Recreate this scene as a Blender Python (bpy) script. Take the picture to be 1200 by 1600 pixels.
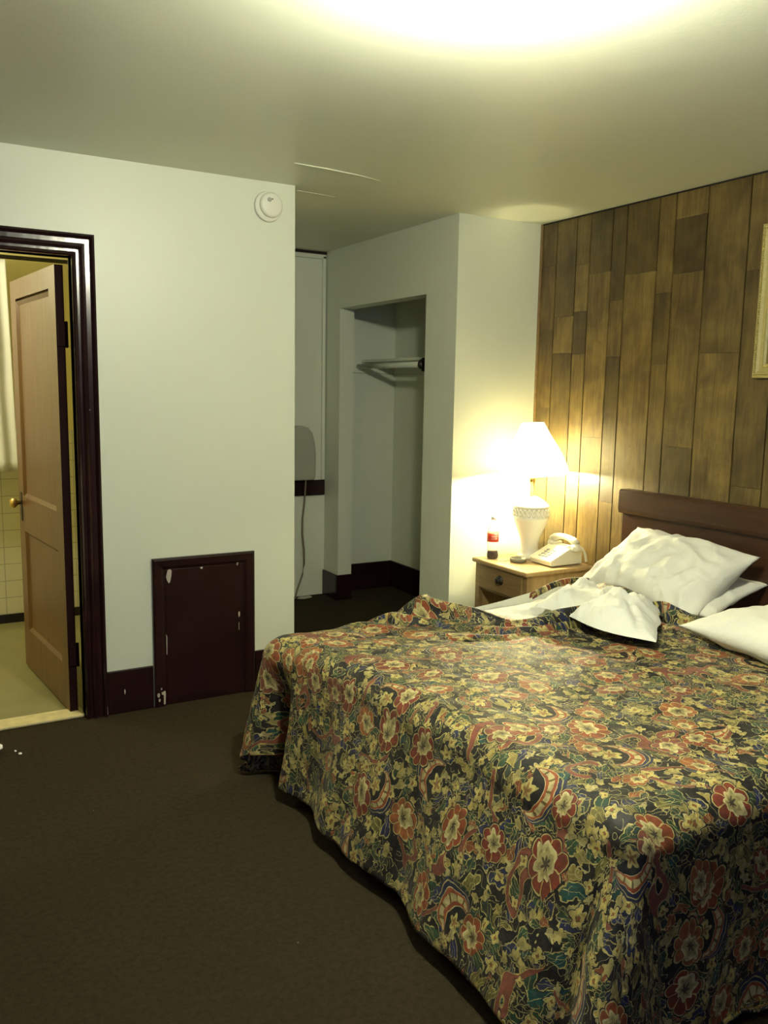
import bpy, bmesh, math, random
from mathutils import Vector, Matrix, noise
random.seed(7)
PI = math.pi
for o in list(bpy.data.objects): bpy.data.objects.remove(o)
scn = bpy.context.scene
COL = scn.collection

# ------------------------------------------------------------------ camera, light, exposure
CAM_R = Vector((0.8658408, -0.50002842, 0.01706725))
CAM_U = Vector((0.05573525, 0.13029828, 0.98990704))
CAM_F = Vector((0.49720549, 0.85615065, -0.14068677))
cd = bpy.data.cameras.new('camera'); cam = bpy.data.objects.new('camera', cd); COL.objects.link(cam)
cd.sensor_fit = 'HORIZONTAL'; cd.sensor_width = 36; cd.lens = 1328.2/1200*36; cd.clip_start = .02
cam.matrix_world = Matrix(((CAM_R.x, CAM_U.x, -CAM_F.x, 0), (CAM_R.y, CAM_U.y, -CAM_F.y, 0),
                           (CAM_R.z, CAM_U.z, -CAM_F.z, 1.5), (0, 0, 0, 1)))
scn.camera = cam
scn.view_settings.view_transform = 'Standard'; scn.view_settings.look = 'None'
scn.view_settings.gamma = 1; scn.view_settings.exposure = 0.92
scn.view_settings.use_curve_mapping = False
world = bpy.data.worlds.new('world'); scn.world = world; world.use_nodes = True
world.node_tree.nodes['Background'].inputs[0].default_value = (.25, .35, .6, 1)
world.node_tree.nodes['Background'].inputs[1].default_value = .4

def light(name, kind, loc, power, color, size=.1, rot=None, size_y=None, spread=None):
    d = bpy.data.lights.new(name, kind); d.energy = power; d.color = color
    if kind == 'AREA':
        d.size = size
        if size_y: d.shape = 'RECTANGLE'; d.size_y = size_y
    else: d.shadow_soft_size = size
    o = bpy.data.objects.new(name, d); COL.objects.link(o); o.location = loc
    if rot: o.rotation_euler = rot
    return o
ROOM_L = (1.22, 1.60)                                   # where the ceiling fixture hangs
light('ceiling_lamp_light', 'POINT', (ROOM_L[0], ROOM_L[1], 2.350), 82, (1, .98, .76), .07)
light('bathroom_light', 'POINT', (-.35, 5.0, 2.2), 24, (1, .93, .62), .08)
light('window_daylight', 'AREA', (.2, -1.72, 1.5), 6, (.40, .50, 1), 1.1, (PI/2, 0, 0), 1.2)
light('bedside_bulb_light', 'POINT', (3.11, 3.70, 1.09), 125, (1, .88, .50), .035)

# ------------------------------------------------------------------ node helpers
class NT:
    def __init__(s, name):
        s.m = bpy.data.materials.new(name); s.m.use_nodes = True; s.t = s.m.node_tree
        s.n = s.t.nodes; s.b = s.n['Principled BSDF']
    def put(s, sock, v):
        if isinstance(v, bpy.types.NodeSocket): s.t.links.new(v, sock)
        elif v is not None:
            if isinstance(v, (tuple, list)):
                sock.default_value = (tuple(v)+(1,)) if len(v) == 3 and len(sock.default_value) == 4 else v
            else: sock.default_value = v
    def M(s, op, a, b=None, c=None, clamp=False):
        n = s.n.new('ShaderNodeMath'); n.operation = op; n.use_clamp = clamp
        s.put(n.inputs[0], a); s.put(n.inputs[1], b); s.put(n.inputs[2], c); return n.outputs[0]
    def V(s, op, a, b=None, sc=None):
        n = s.n.new('ShaderNodeVectorMath'); n.operation = op
        s.put(n.inputs[0], a); s.put(n.inputs[1], b)
        if sc is not None: s.put(n.inputs[3], sc)
        return n.outputs['Value'] if op in ('LENGTH', 'DISTANCE', 'DOT_PRODUCT') else n.outputs['Vector']
    def noise(s, vec, scale, detail=3, rough=.5, out='Fac', dist=0):
        n = s.n.new('ShaderNodeTexNoise'); s.put(n.inputs['Vector'], vec); n.inputs['Scale'].default_value = scale
        n.inputs['Detail'].default_value = detail; n.inputs['Roughness'].default_value = rough
        n.inputs['Distortion'].default_value = dist
        return n.outputs[out]
    def vor(s, vec, scale, feat='F1', rnd=1.0, dim='2D'):
        n = s.n.new('ShaderNodeTexVoronoi'); n.voronoi_dimensions = dim; n.feature = feat
        s.put(n.inputs['Vector'], vec); n.inputs['Scale'].default_value = scale; n.inputs['Randomness'].default_value = rnd
        return n
    def mix(s, f, a, b):
        n = s.n.new('ShaderNodeMix'); n.data_type = 'RGBA'; n.clamp_factor = True
        s.put(n.inputs[0], f); s.put(n.inputs[6], a); s.put(n.inputs[7], b); return n.outputs[2]
    def ramp(s, f, stops, const=False):
        n = s.n.new('ShaderNodeValToRGB'); s.put(n.inputs[0], f); r = n.color_ramp
        if const: r.interpolation = 'CONSTANT'
        while len(r.elements) > 1: r.elements.remove(r.elements[-1])
        r.elements[0].position = stops[0][0]; r.elements[0].color = tuple(stops[0][1])+(1,)
        for p, c in stops[1:]:
            e = r.elements.new(p); e.color = tuple(c)+(1,)
        return n.outputs[0]
    def coord(s, which='Object'):
        return s.n.new('ShaderNodeTexCoord').outputs[which]
    def mapv(s, vec, scale=(1, 1, 1), rot=(0, 0, 0), loc=(0, 0, 0)):
        n = s.n.new('ShaderNodeMapping'); s.put(n.inputs[0], vec)
        n.inputs['Scale'].default_value = scale; n.inputs['Rotation'].default_value = rot; n.inputs['Location'].default_value = loc
        return n.outputs[0]
    def sep(s, v):
        n = s.n.new('ShaderNodeSeparateXYZ'); s.put(n.inputs[0], v); return n.outputs
    def comb(s, x, y, z=0):
        n = s.n.new('ShaderNodeCombineXYZ'); s.put(n.inputs[0], x); s.put(n.inputs[1], y); s.put(n.inputs[2], z); return n.outputs[0]
    def bump(s, h, strength=.3, dist=.01):
        n = s.n.new('ShaderNodeBump'); s.put(n.inputs['Height'], h); n.inputs['Strength'].default_value = strength
        n.inputs['Distance'].default_value = dist; s.t.links.new(n.outputs[0], s.b.inputs['Normal'])
    def fin(s, col=None, rough=.5, metal=0, spec=None, **k):
        if col is not None: s.put(s.b.inputs['Base Color'], col)
        s.put(s.b.inputs['Roughness'], rough); s.put(s.b.inputs['Metallic'], metal)
        if spec is not None: s.put(s.b.inputs['Specular IOR Level'], spec)
        for kk, v in k.items(): s.put(s.b.inputs[kk], v)
        return s.m

def plain(name, col, rough=.5, metal=0, var=.06, scale=12, bump=0.0, bscale=60, spec=None, **k):
    t = NT(name); c = t.coord()
    f = t.noise(c, scale, 3)
    a = tuple(x*(1-var) for x in col); b = tuple(min(1, x*(1+var)) for x in col)
    if bump: t.bump(t.noise(c, bscale, 3), bump, .004)
    return t.fin(t.mix(f, a, b), rough, metal, spec, **k)

def wood(name, dark, light_, axis='z', rough=.45, scale=1.0, bump=.12):
    t = NT(name); c = t.coord()
    sc = {'z': (22, 22, 1.6), 'y': (22, 1.6, 22), 'x': (1.6, 22, 22)}[axis]
    v = t.mapv(c, tuple(q*scale for q in sc))
    w = t.noise(v, 1.2, 5, .6, dist=1.2)
    f2 = t.noise(t.mapv(c, tuple(q*5*scale for q in sc)), 1.5, 2)
    f = t.M('ADD', t.M('MULTIPLY', w, .75), t.M('MULTIPLY', f2, .3))
    t.bump(f, bump, .002)
    return t.fin(t.ramp(f, [(.3, dark), (.72, light_)]), rough)

# ------------------------------------------------------------------ materials
def mat_wall(name, col, rough=.42, bump=.18):
    t = NT(name); c = t.coord()
    f = t.noise(c, 1.3, 3, .5); g = t.noise(c, 7, 4, .6)
    col2 = t.mix(t.M('MULTIPLY', g, .5), tuple(x*.97 for x in col), tuple(min(1, x*1.03) for x in col))
    h = t.M('ADD', t.M('MULTIPLY', f, 1.0), t.M('MULTIPLY', t.noise(c, 90, 2), .06))
    t.bump(h, bump, .02)
    return t.fin(col2, rough)
WALL = mat_wall('wall_paint', (.68, .72, .585))
CEIL = mat_wall('ceiling_paint', (.66, .69, .55), .38, .25)
BATHWALL = mat_wall('bathroom_paint', (.74, .66, .30))
def mat_carpet():
    t = NT('carpet'); c = t.coord()
    n1 = t.noise(c, 420, 2, .7); n2 = t.noise(c, 55, 3, .6); n3 = t.noise(c, 2.2, 3, .55)
    col = t.ramp(t.M('ADD', t.M('MULTIPLY', n1, .6), t.M('MULTIPLY', n2, .4)), [(.33, (.014, .010, .005)), (.66, (.058, .044, .022))])
    col = t.mix(t.M('MULTIPLY', n3, .55), col, (.034, .026, .015))
    vr = t.vor(c, 9, dim='3D'); spk = t.M('LESS_THAN', vr.outputs['Distance'], .028)
    keep = t.M('GREATER_THAN', t.sep(vr.outputs['Color'])[0], .93)
    col = t.mix(t.M('MULTIPLY', spk, keep), col, (.30, .28, .22))
    t.bump(t.M('ADD', n1, t.M('MULTIPLY', n2, .8)), .9, .006)
    return t.fin(col, .95, spec=.1)
CARPET = mat_carpet()
DARKCARPET = plain('dark_carpet', (.030, .020, .012), .95, var=.3, scale=200, bump=.6, bscale=300)
def mat_maroon():
    t = NT('maroon_gloss_paint'); c = t.coord()
    f = t.noise(c, 9, 4, .6)
    t.bump(t.noise(t.mapv(c, (30, 30, 3)), 1, 3), .22, .004)
    return t.fin(t.ramp(f, [(.3, (.011, .0035, .0042)), (.7, (.021, .0068, .0078))]), .22)
MAROON = mat_maroon()
CHIP = plain('bare_plaster_chip', (.42, .37, .30), .8, var=.2, scale=90)
def mat_tile():
    t = NT('cream_wall_tile'); c = t.coord()
    x, y, z = t.sep(c)
    s = .108
    def line(v):
        fr = t.M('FRACT', t.M('DIVIDE', v, s)); return t.M('LESS_THAN', t.M('ABSOLUTE', t.M('SUBTRACT', fr, .5)), .022)
    g = t.M('MAXIMUM', line(t.M('ADD', x, y)), line(z))
    t.bump(t.M('SUBTRACT', 1, g), .4, .003)
    return t.fin(t.mix(g, (.72, .70, .52), (.45, .43, .32)), .2)
TILE = mat_tile()
BATHFLOOR = plain('olive_bathroom_floor', (.24, .22, .10), .4, var=.25, scale=5)
THRESH = plain('worn_threshold_wood', (.62, .53, .27), .55, var=.3, scale=25)
BASEBLACK = plain('black_base', (.012, .008, .008), .35)
SPECKWHITE = plain('white_plastic', (.74, .75, .64), .35, var=.02)
DOORWOOD = wood('door_brown_wood', (.088, .039, .013), (.175, .086, .029), 'z', .38)
DOOREDGE = plain('door_edge_paint', (.016, .005, .005), .8, spec=.1)
BRASS = plain('brass', (.62, .44, .16), .28, 1.0, var=.1)
STEEL = plain('dark_metal', (.05, .045, .04), .45, .8)
GREYBOX = plain('pale_grey_enamel', (.36, .38, .30), .5)
CORD = plain('beige_cord', (.22, .17, .11), .6)
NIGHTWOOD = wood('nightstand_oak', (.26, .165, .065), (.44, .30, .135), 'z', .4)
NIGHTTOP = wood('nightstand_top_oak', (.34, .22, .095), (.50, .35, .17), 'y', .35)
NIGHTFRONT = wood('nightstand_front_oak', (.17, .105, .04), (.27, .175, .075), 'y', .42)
HEADWOOD = wood('headboard_mahogany', (.026, .009, .004), (.052, .020, .008), 'y', .33, .8)
GOLD = plain('antique_gold', (.50, .43, .17), .38, .55, var=.25, scale=80)
CERAMIC = plain('white_ceramic', (.80, .80, .70), .22, var=.02)
PHONE = plain('ivory_phone_plastic', (.76, .74, .60), .32, var=.02)
PHONEKEY = plain('grey_keys', (.42, .42, .38), .5)

def mat_plank():
    t = NT('wood_paneling'); c = t.coord()
    at = t.n.new('ShaderNodeAttribute'); at.attribute_name = 'tone'; tone = at.outputs['Fac']
    shift = t.comb(0, t.M('MULTIPLY', tone, 37.0), t.M('MULTIPLY', tone, 91.0))
    v = t.V('ADD', c, shift)
    w = t.noise(t.mapv(v, (1, 16, 1.7)), 1.5, 5, .62, dist=1.6)
    w2 = t.noise(t.mapv(v, (1, 90, 5)), 1.5, 3, .6)
    cloud = t.noise(v, 4.5, 4, .6, dist=.5)
    f = t.M('ADD', t.M('ADD', t.M('MULTIPLY', w, .42), t.M('MULTIPLY', w2, .13)), t.M('MULTIPLY', cloud, .55))
    base = t.ramp(f, [(.34, (.038, .021, .007)), (.50, (.092, .060, .018)), (.68, (.190, .132, .038))])
    k = t.M('ADD', .36, t.M('MULTIPLY', tone, .88))
    col = t.V('SCALE', base, None, k)
    knots = t.vor(t.mapv(v, (1, 8, 4)), 1.6, dim='3D')
    kn = t.M('LESS_THAN', knots.outputs['Distance'], .05)
    col = t.mix(t.M('MULTIPLY', kn, .5), col, (.05, .028, .012))
    t.bump(f, .15, .002)
    return t.fin(col, .40)
PLANK = mat_plank()
GROOVE = plain('paneling_groove', (.003, .002, .001), .8)

def mat_linen(name, col=(.78, .79, .70)):
    t = NT(name); c = t.coord()
    f = t.noise(c, 4, 3); t.bump(t.M('ADD', t.noise(c, 11, 4, .6, dist=.6), t.M('MULTIPLY', t.noise(c, 500, 1), .03)), .35, .02)
    return t.fin(t.mix(f, tuple(x*.97 for x in col), col), .8, **{'Sheen Weight': .15})
LINEN = mat_linen('white_cotton')
PILLOWC = mat_linen('white_pillowcase', (.80, .80, .70))

def mat_floral():
    t = NT('floral_bedspread_print'); uv0 = t.coord('UV')
    def warped(v, sc, amt, det=2):
        return t.V('ADD', v, t.V('SCALE', t.V('SUBTRACT', t.noise(uv0, sc, det, out='Color'), (.5, .5, .5)), None, amt))
    uv = warped(uv0, 5, .085)
    uv = warped(uv, 24, .018)
    uvf = warped(uv, 60, .012)
    def polar(vec, scale, off, rnd=.85, squash=None):
        v = t.mapv(vec, loc=off)
        vo = t.vor(v, scale, rnd=rnd)
        d = t.V('SUBTRACT', v, vo.outputs['Position'])
        rc = t.sep(vo.outputs['Color'])
        x, y, _ = t.sep(d)
        a0 = t.M('MULTIPLY', rc[0], 6.283)
        ca, sa = t.M('COSINE', a0), t.M('SINE', a0)
        xr = t.M('SUBTRACT', t.M('MULTIPLY', x, ca), t.M('MULTIPLY', y, sa))
        yr = t.M('ADD', t.M('MULTIPLY', x, sa), t.M('MULTIPLY', y, ca))
        if squash: yr = t.M('MULTIPLY', yr, squash)
        r = t.M('SQRT', t.M('ADD', t.M('MULTIPLY', xr, xr), t.M('MULTIPLY', yr, yr)))
        th = t.M('ARCTAN2', yr, xr)
        return r, th, rc, xr, yr
    def AND(*v):
        o = v[0]
        for q in v[1:]: o = t.M('MULTIPLY', o, q)
        return o
    lt = lambda a, b: t.M('LESS_THAN', a, b)
    gt = lambda a, b: t.M('GREATER_THAN', a, b)
    GOLDL, CREAM = (.50, .42, .14), (.62, .55, .27)
    DK = (.008, .007, .008)
    col = DK
    layers = (
        (17, (0, 0, 0), [(0, (.018, .060, .032)), (.18, (.032, .085, .040)), (.34, (.018, .026, .080)), (.50, (.014, .075, .065)), (.64, (.040, .055, .040)), (.76, (.17, .15, .035)), (.86, (.020, .028, .11))], 2.0, .84, 3),
        (24, (3.3, 1.7, 0), [(0, (.010, .012, .014)), (.24, (.42, .33, .085)), (.36, (.022, .062, .036)), (.54, (.20, .16, .045)), (.62, (.020, .030, .090)), (.78, (.44, .37, .13)), (.86, (.30, .080, .028))], 2.3, .60, 4),
        (33, (9.3, 5.7, 0), [(0, (.46, .38, .13)), (.25, (.022, .058, .030)), (.45, (.34, .28, .08)), (.62, (.012, .012, .016)), (.78, (.50, .43, .19)), (.92, (.28, .08, .03))], 1.7, .34, 5))
    for sc, off, palette, sq, pr, nl in layers:
        r, th, rc, xr, yr = polar(uvf, sc, off, 1.0, sq)
        R = .47/sc*1.3
        lobes = t.M('ADD', 1, t.M('MULTIPLY', .26, t.M('SINE', t.M('ADD', t.M('MULTIPLY', th, nl), t.M('MULTIPLY', rc[2], 6)))))
        rn = t.M('DIVIDE', r, t.M('MULTIPLY', lobes, R))
        show = lt(rc[2], pr)
        fill = t.ramp(rc[1], palette, True)
        fill = t.mix(AND(lt(t.M('ABSOLUTE', yr), .0013), lt(rn, .8)), fill, GOLDL)
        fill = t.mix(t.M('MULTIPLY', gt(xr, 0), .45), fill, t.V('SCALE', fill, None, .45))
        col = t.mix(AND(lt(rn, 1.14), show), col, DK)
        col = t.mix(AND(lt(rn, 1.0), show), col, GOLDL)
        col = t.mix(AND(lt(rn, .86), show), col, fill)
    # curling pale stems, broken up
    n1 = t.noise(uv, 17, 1, .4); ln = t.M('ABSOLUTE', t.M('SUBTRACT', t.M('FRACT', t.M('MULTIPLY', n1, 8)), .5))
    col = t.mix(AND(lt(ln, .036), gt(t.noise(uv0, 14, 1), .48)), col, (.46, .41, .18))
    # brown-pink branches
    n2 = t.noise(uv, 5.5, 1, .4); l2 = t.M('ABSOLUTE', t.M('SUBTRACT', t.M('FRACT', t.M('MULTIPLY', n2, 2.6)), .5))
    brk = gt(t.noise(uv0, 6.5, 1), .48)
    col = t.mix(AND(lt(l2, .060), brk), col, GOLDL)
    col = t.mix(AND(lt(l2, .050), brk), col, t.mix(t.noise(uv, 30, 2), (.30, .095, .050), (.15, .040, .032)))
    # small yellow blossoms, two sizes
    for sc, off, R0, np_, pr in ((12, (7.1, 2.2, 0), .020, 5, .32), (16, (2.1, 9.2, 0), .0130, 4, .30)):
        r, th, rc, xr, yr = polar(uvf, sc, off, 1.0)
        R = t.M('MULTIPLY', R0, t.M('ADD', 1, t.M('MULTIPLY', .26, t.M('SINE', t.M('MULTIPLY', th, np_)))))
        rn = t.M('DIVIDE', r, R); show = lt(rc[1], pr)
        fl = t.ramp(rn, [(0, (.30, .10, .03)), (.20, (.14, .11, .03)), (.32, (.58, .48, .15)), (.70, (.44, .34, .08)), (.88, (.62, .55, .27))], True)
        col = t.mix(AND(lt(rn, 1.16), show), col, DK)
        col = t.mix(AND(lt(rn, 1.0), show), col, fl)
    # big crescent blossoms: beaded cream band between red lips, only an arc of it, navy band outside
    r, th, rc, xr, yr = polar(uv, 3.4, (5.2, 8.8, 0), .95)
    show = AND(lt(rc[1], .62), lt(t.M('ABSOLUTE', th), 1.75))
    wd_ = t.M('MULTIPLY', .019, t.M('COSINE', t.M('MULTIPLY', th, .85)))      # band tapers to its tips
    dist = t.M('DIVIDE', t.M('SUBTRACT', r, .058), wd_)
    ad = t.M('ABSOLUTE', dist)
    beads = gt(t.M('ABSOLUTE', t.M('SINE', t.M('MULTIPLY', th, 6))), .30)
    ccol = t.mix(lt(ad, .45), (.34, .085, .028), t.mix(beads, (.15, .11, .03), (.56, .48, .22)))
    ccol = t.mix(gt(ad, .90), ccol, CREAM)
    navy = AND(lt(rc[1], .62), lt(t.M('ABSOLUTE', t.M('ADD', th, .7)), 1.1), gt(dist, 1.0), lt(dist, 2.1))
    col = t.mix(navy, col, t.mix(lt(t.M('ABSOLUTE', t.M('SUBTRACT', dist, 1.6)), .08), (.020, .026, .070), GOLDL))
    col = t.mix(AND(show, lt(dist, 0), gt(r, .012)), col, DK)
    rr_ = t.M('SUBTRACT', r, t.M('MULTIPLY', .006, t.M('SINE', t.M('MULTIPLY', th, 5))))
    col = t.mix(AND(lt(rr_, .022), lt(rc[1], .62)), col, (.52, .44, .14))
    col = t.mix(AND(lt(rr_, .011), lt(rc[1], .62)), col, (.30, .16, .05))
    col = t.mix(AND(show, lt(ad, 1.0)), col, ccol)
    # big red / orange flowers, drawn a little off centre
    for sc, off, s0, pr, npet in ((4.3, (1.9, 4.4, 0), .050, .70, 4), (5.6, (6.6, 1.3, 0), .034, .50, 3.5)):
        r, th, rc, xr, yr = polar(uv, sc, off, .95, 1.12)
        pet = t.M('ABSOLUTE', t.M('SINE', t.M('MULTIPLY', th, npet)))
        size = t.M('ADD', s0, t.M('MULTIPLY', rc[2], .018))
        R = t.M('MULTIPLY', size, t.M('ADD', .84, t.M('MULTIPLY', .22, t.M('POWER', pet, .6))))
        rn = t.M('DIVIDE', r, R); show = lt(rc[1], pr)
        petal = t.ramp(rc[0], [(0, (.40, .090, .026)), (.35, (.28, .048, .022)), (.6, (.46, .15, .045)), (.82, (.32, .10, .06))], True)
        petal = t.mix(t.M('MULTIPLY', t.noise(uv, 45, 2), 1.1, clamp=True), petal, t.V('SCALE', petal, None, .45))
        petal = t.mix(AND(lt(pet, .15), gt(rn, .45)), petal, GOLDL)
        petal = t.mix(gt(rn, .945), petal, (.50, .43, .17))
        off_ = t.M('ADD', rn, t.M('MULTIPLY', .30, t.M('DIVIDE', xr, size)))
        wob = t.M('ADD', off_, t.M('MULTIPLY', .07, t.M('SINE', t.M('MULTIPLY', th, 7))))
        inner = t.ramp(wob, [(0, (.07, .05, .03)), (.15, (.36, .31, .12)), (.34, (.56, .48, .20)), (.46, (.66, .60, .32))], True)
        fcol = t.mix(lt(wob, .52), petal, inner)
        col = t.mix(AND(lt(rn, 1.07), show), col, DK)
        col = t.mix(AND(lt(rn, 1.0), show), col, fcol)
    # painterly blotches
    col = t.mix(t.M('MULTIPLY', t.M('MULTIPLY', t.noise(uv0, 110, 2, .7), gt(t.noise(uv0, 40, 1), .5)), .55), col, (.035, .032, .018))
    col = t.V('SCALE', col, None, t.M('ADD', .50, t.M('MULTIPLY', t.noise(uv0, 9, 3, .6), .60)))
    t.bump(t.M('ADD', t.noise(uv0, 26, 3, .6), t.M('MULTIPLY', t.noise(uv0, 900, 1), .06)), .35, .012)
    return t.fin(col, .62, spec=.35, **{'Sheen Weight': .05})
FLORAL = mat_floral()

def mat_shade():
    m = bpy.data.materials.new('lamp_shade_fabric'); m.use_nodes = True; t = m.node_tree; t.nodes.clear()
    o = t.nodes.new('ShaderNodeOutputMaterial'); a = t.nodes.new('ShaderNodeAddShader')
    mx = t.nodes.new('ShaderNodeMixShader'); d = t.nodes.new('ShaderNodeBsdfDiffuse'); tr = t.nodes.new('ShaderNodeBsdfTranslucent')
    nz = t.nodes.new('ShaderNodeTexNoise'); nz.inputs['Scale'].default_value = 40
    rp = t.nodes.new('ShaderNodeValToRGB'); rp.color_ramp.elements[0].color = (.80, .72, .48, 1); rp.color_ramp.elements[1].color = (.86, .80, .58, 1)
    t.links.new(nz.outputs[0], rp.inputs[0])
    for n in (d, tr): t.links.new(rp.outputs[0], n.inputs[0])
    mx.inputs[0].default_value = .42
    t.links.new(d.outputs[0], mx.inputs[1]); t.links.new(tr.outputs[0], mx.inputs[2])
    e = t.nodes.new('ShaderNodeEmission'); e.inputs[0].default_value = (1, .93, .62, 1); e.inputs[1].default_value = 1.2
    t.links.new(mx.outputs[0], a.inputs[0]); t.links.new(e.outputs[0], a.inputs[1]); t.links.new(a.outputs[0], o.inputs[0])
    return m
SHADE = mat_shade()
GLASSGLOW = plain('opal_glass_lit', (.9, .9, .85), .3, **{'Emission Color': (1, .96, .82), 'Emission Strength': 3.0})
PLASTIC_CLEAR = NT('clear_bottle_plastic').fin((.95, .95, .92), .05, 0, **{'Transmission Weight': .95, 'IOR': 1.2})
COLA = plain('cola', (.030, .008, .004), .12)
REDLABEL = plain('red_label', (.75, .06, .035), .4, var=.05)
WHITEINK = plain('white_ink', (.85, .83, .76), .5)
PAPER = plain('paper', (.66, .62, .44), .8)
TISSUE = plain('white_tissue', (.78, .78, .74), .9)
PANE = NT('window_glass').fin((.9, .95, 1), .02, 0, **{'Transmission Weight': 1.0, 'IOR': 1.02})

# ------------------------------------------------------------------ mesh helpers
def obj(name, bm, mat, parent=None, smooth=False, bevel=0, seg=2, **tags):
    me = bpy.data.meshes.new(name); bm.normal_update(); bm.to_mesh(me); bm.free()
    for m in (mat if isinstance(mat, (list, tuple)) else [mat]): me.materials.append(m)
    o = bpy.data.objects.new(name, me); COL.objects.link(o)
    if smooth:
        for p in me.polygons: p.use_smooth = True
    if bevel:
        b = o.modifiers.new('bevel', 'BEVEL'); b.width = bevel; b.segments = seg; b.limit_method = 'ANGLE'
    if parent:
        o.parent = parent
        o.matrix_parent_inverse = Matrix.Translation(parent.location).inverted() if parent.type == 'EMPTY' or True else Matrix()
    for k, v in tags.items(): o[k] = v
    return o
def struct(name, bm, mat, parent=None, **k):
    o = obj(name, bm, mat, parent, **k)
    if not parent: o['kind'] = 'structure'
    return o
def thing(name, label, cat, loc, group=None):
    o = bpy.data.objects.new(name, None); COL.objects.link(o); o.location = loc; o.empty_display_size = .05
    o['label'] = label; o['category'] = cat
    if group: o['group'] = group
    return o
def box(bm, x0, x1, y0, y1, z0, z1, mi=0):
    v = [bm.verts.new((x, y, z)) for z in (z0, z1) for y in (y0, y1) for x in (x0, x1)]
    fs = [(0, 2, 3, 1), (4, 5, 7, 6), (0, 1, 5, 4), (2, 6, 7, 3), (0, 4, 6, 2), (1, 3, 7, 5)]
    r = []
    for f in fs:
        q = bm.faces.new([v[i] for i in f]); q.material_index = mi; r.append(q)
    return r
def B(*boxes):
    bm = bmesh.new()
    for b in boxes: box(bm, *b)
    return bm
def tube(bm, pts, rad, n=8, cap=True):
    pts = [Vector(p) for p in pts]; rings = []
    rads = rad if isinstance(rad, (list, tuple)) else [rad]*len(pts)
    up = Vector((0, 0, 1))
    for i, p in enumerate(pts):
        d = (pts[min(i+1, len(pts)-1)]-pts[max(i-1, 0)]).normalized()
        a = d.cross(up)
        if a.length < .1: a = d.cross(Vector((1, 0, 0)))
        a.normalize(); b = a.cross(d).normalized()
        rings.append([bm.verts.new(p+(a*math.cos(2*PI*k/n)+b*math.sin(2*PI*k/n))*rads[i]) for k in range(n)])
    for i in range(len(rings)-1):
        for k in range(n):
            bm.faces.new([rings[i][k], rings[i][(k+1) % n], rings[i+1][(k+1) % n], rings[i+1][k]])
    if cap:
        bm.faces.new(rings[0][::-1]); bm.faces.new(rings[-1])
def lathe(bm, prof, c=(0, 0, 0), n=40, axis='z', tilt=None):
    c = Vector(c); rings = []
    for r, h in prof:
        ring = []
        for k in range(n):
            a = 2*PI*k/n; p = Vector((r*math.cos(a), r*math.sin(a), h))
            if axis == 'y': p = Vector((p.x, h, p.y))
            if axis == '-y': p = Vector((p.x, -h, p.y))
            if axis == 'x': p = Vector((h, p.x, p.y))
            if axis == '-x': p = Vector((-h, p.x, p.y))
            if tilt: p = tilt @ p
            ring.append(bm.verts.new(c+p))
        rings.append(ring)
    for i in range(len(rings)-1):
        for k in range(n):
            bm.faces.new([rings[i][k], rings[i][(k+1) % n], rings[i+1][(k+1) % n], rings[i+1][k]])
    if prof[0][0] > 1e-5: bm.faces.new(rings[0][::-1])
    if prof[-1][0] > 1e-5: bm.faces.new(rings[-1])
    bmesh.ops.remove_doubles(bm, verts=bm.verts, dist=1e-6)
    bmesh.ops.recalc_face_normals(bm, faces=bm.faces)
def L(*a, **k):
    bm = bmesh.new(); lathe(bm, *a, **k); return bm
def extr(poly, axis, lo, hi, bm=None):
    """polygon in the plane across axis, extruded lo..hi"""
    bm = bm or bmesh.new()
    def P(u, v, h):
        return {'x': (h, u, v), 'y': (u, h, v), 'z': (u, v, h)}[axis]
    a = [bm.verts.new(P(u, v, lo)) for u, v in poly]; b = [bm.verts.new(P(u, v, hi)) for u, v in poly]
    n = len(poly)
    bm.faces.new(a); bm.faces.new(b[::-1])
    for i in range(n): bm.faces.new([a[i], b[i], b[(i+1) % n], a[(i+1) % n]])
    bmesh.ops.recalc_face_normals(bm, faces=bm.faces)
    return bm

# ------------------------------------------------------------------ setting
H = 2.461
YL, XE, YW, XC, XP, YH = 3.878, 1.732, 3.939, 2.727, 3.306, 5.571
X0, Y0 = -1.35, -1.85
D0, D1, DH = -.14, .70, 2.042          # bathroom doorway
struct('floor', B((X0, XP+.02, Y0, YL+.02, -.06, 0), (XE-.02, XP+.1, YL+.02, YH+.1, -.06, 0)), CARPET)
struct('floor_bathroom', B((X0, 1.65, YL+.02, 5.85, -.06, 0)), BATHFLOOR)
struct('ceiling', B((X0-.1, XP+.2, Y0-.1, 5.95, H, H+.08)), CEIL)
bm = bmesh.new()
for z0, z1, xa, xb in ((0, H, X0, D0), (0, H, D1, XE-.10), (DH, H, D0, D1)):
    box(bm, xa, xb, YL, YL+.065, z0, z1)
box(bm, XE-.10, XE, YL, YH, 0, H)
struct('wall_left', bm, WALL)
struct('wall_far', B((XC+.11, XP+.1, YW, YW+.10, 0, H)), WALL)
CY0, CY1, CZ = 5.345, 4.251, 2.06      # closet opening
struct('wall_closet', B((XC, XC+.11, YW, CY1, 0, H), (XC, XC+.11, CY0, YH, 0, H), (XC, XC+.11, CY1, CY0, CZ, H)), WALL)
struct('wall_hall', B((XE-.10, XP+.1, YH, YH+.1, 0, H)), WALL)
struct('wall_closet_back', B((XP, XP+.1, YW+.1, YH, 0, H)), WALL)
ADDEDPANEL = wood('added_dark_boards', (.060, .036, .014), (.13, .085, .034), 'z', .5)  # dark boards put on the unseen back and side walls to cut bounced fill
struct('wall_side', B((X0-.1, X0, Y0, 5.85, 0, H)), ADDEDPANEL)
struct('wall_bathroom_side', B((X0, X0+.01, YL+.071, 5.742, 0, H)), BATHWALL)
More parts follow.
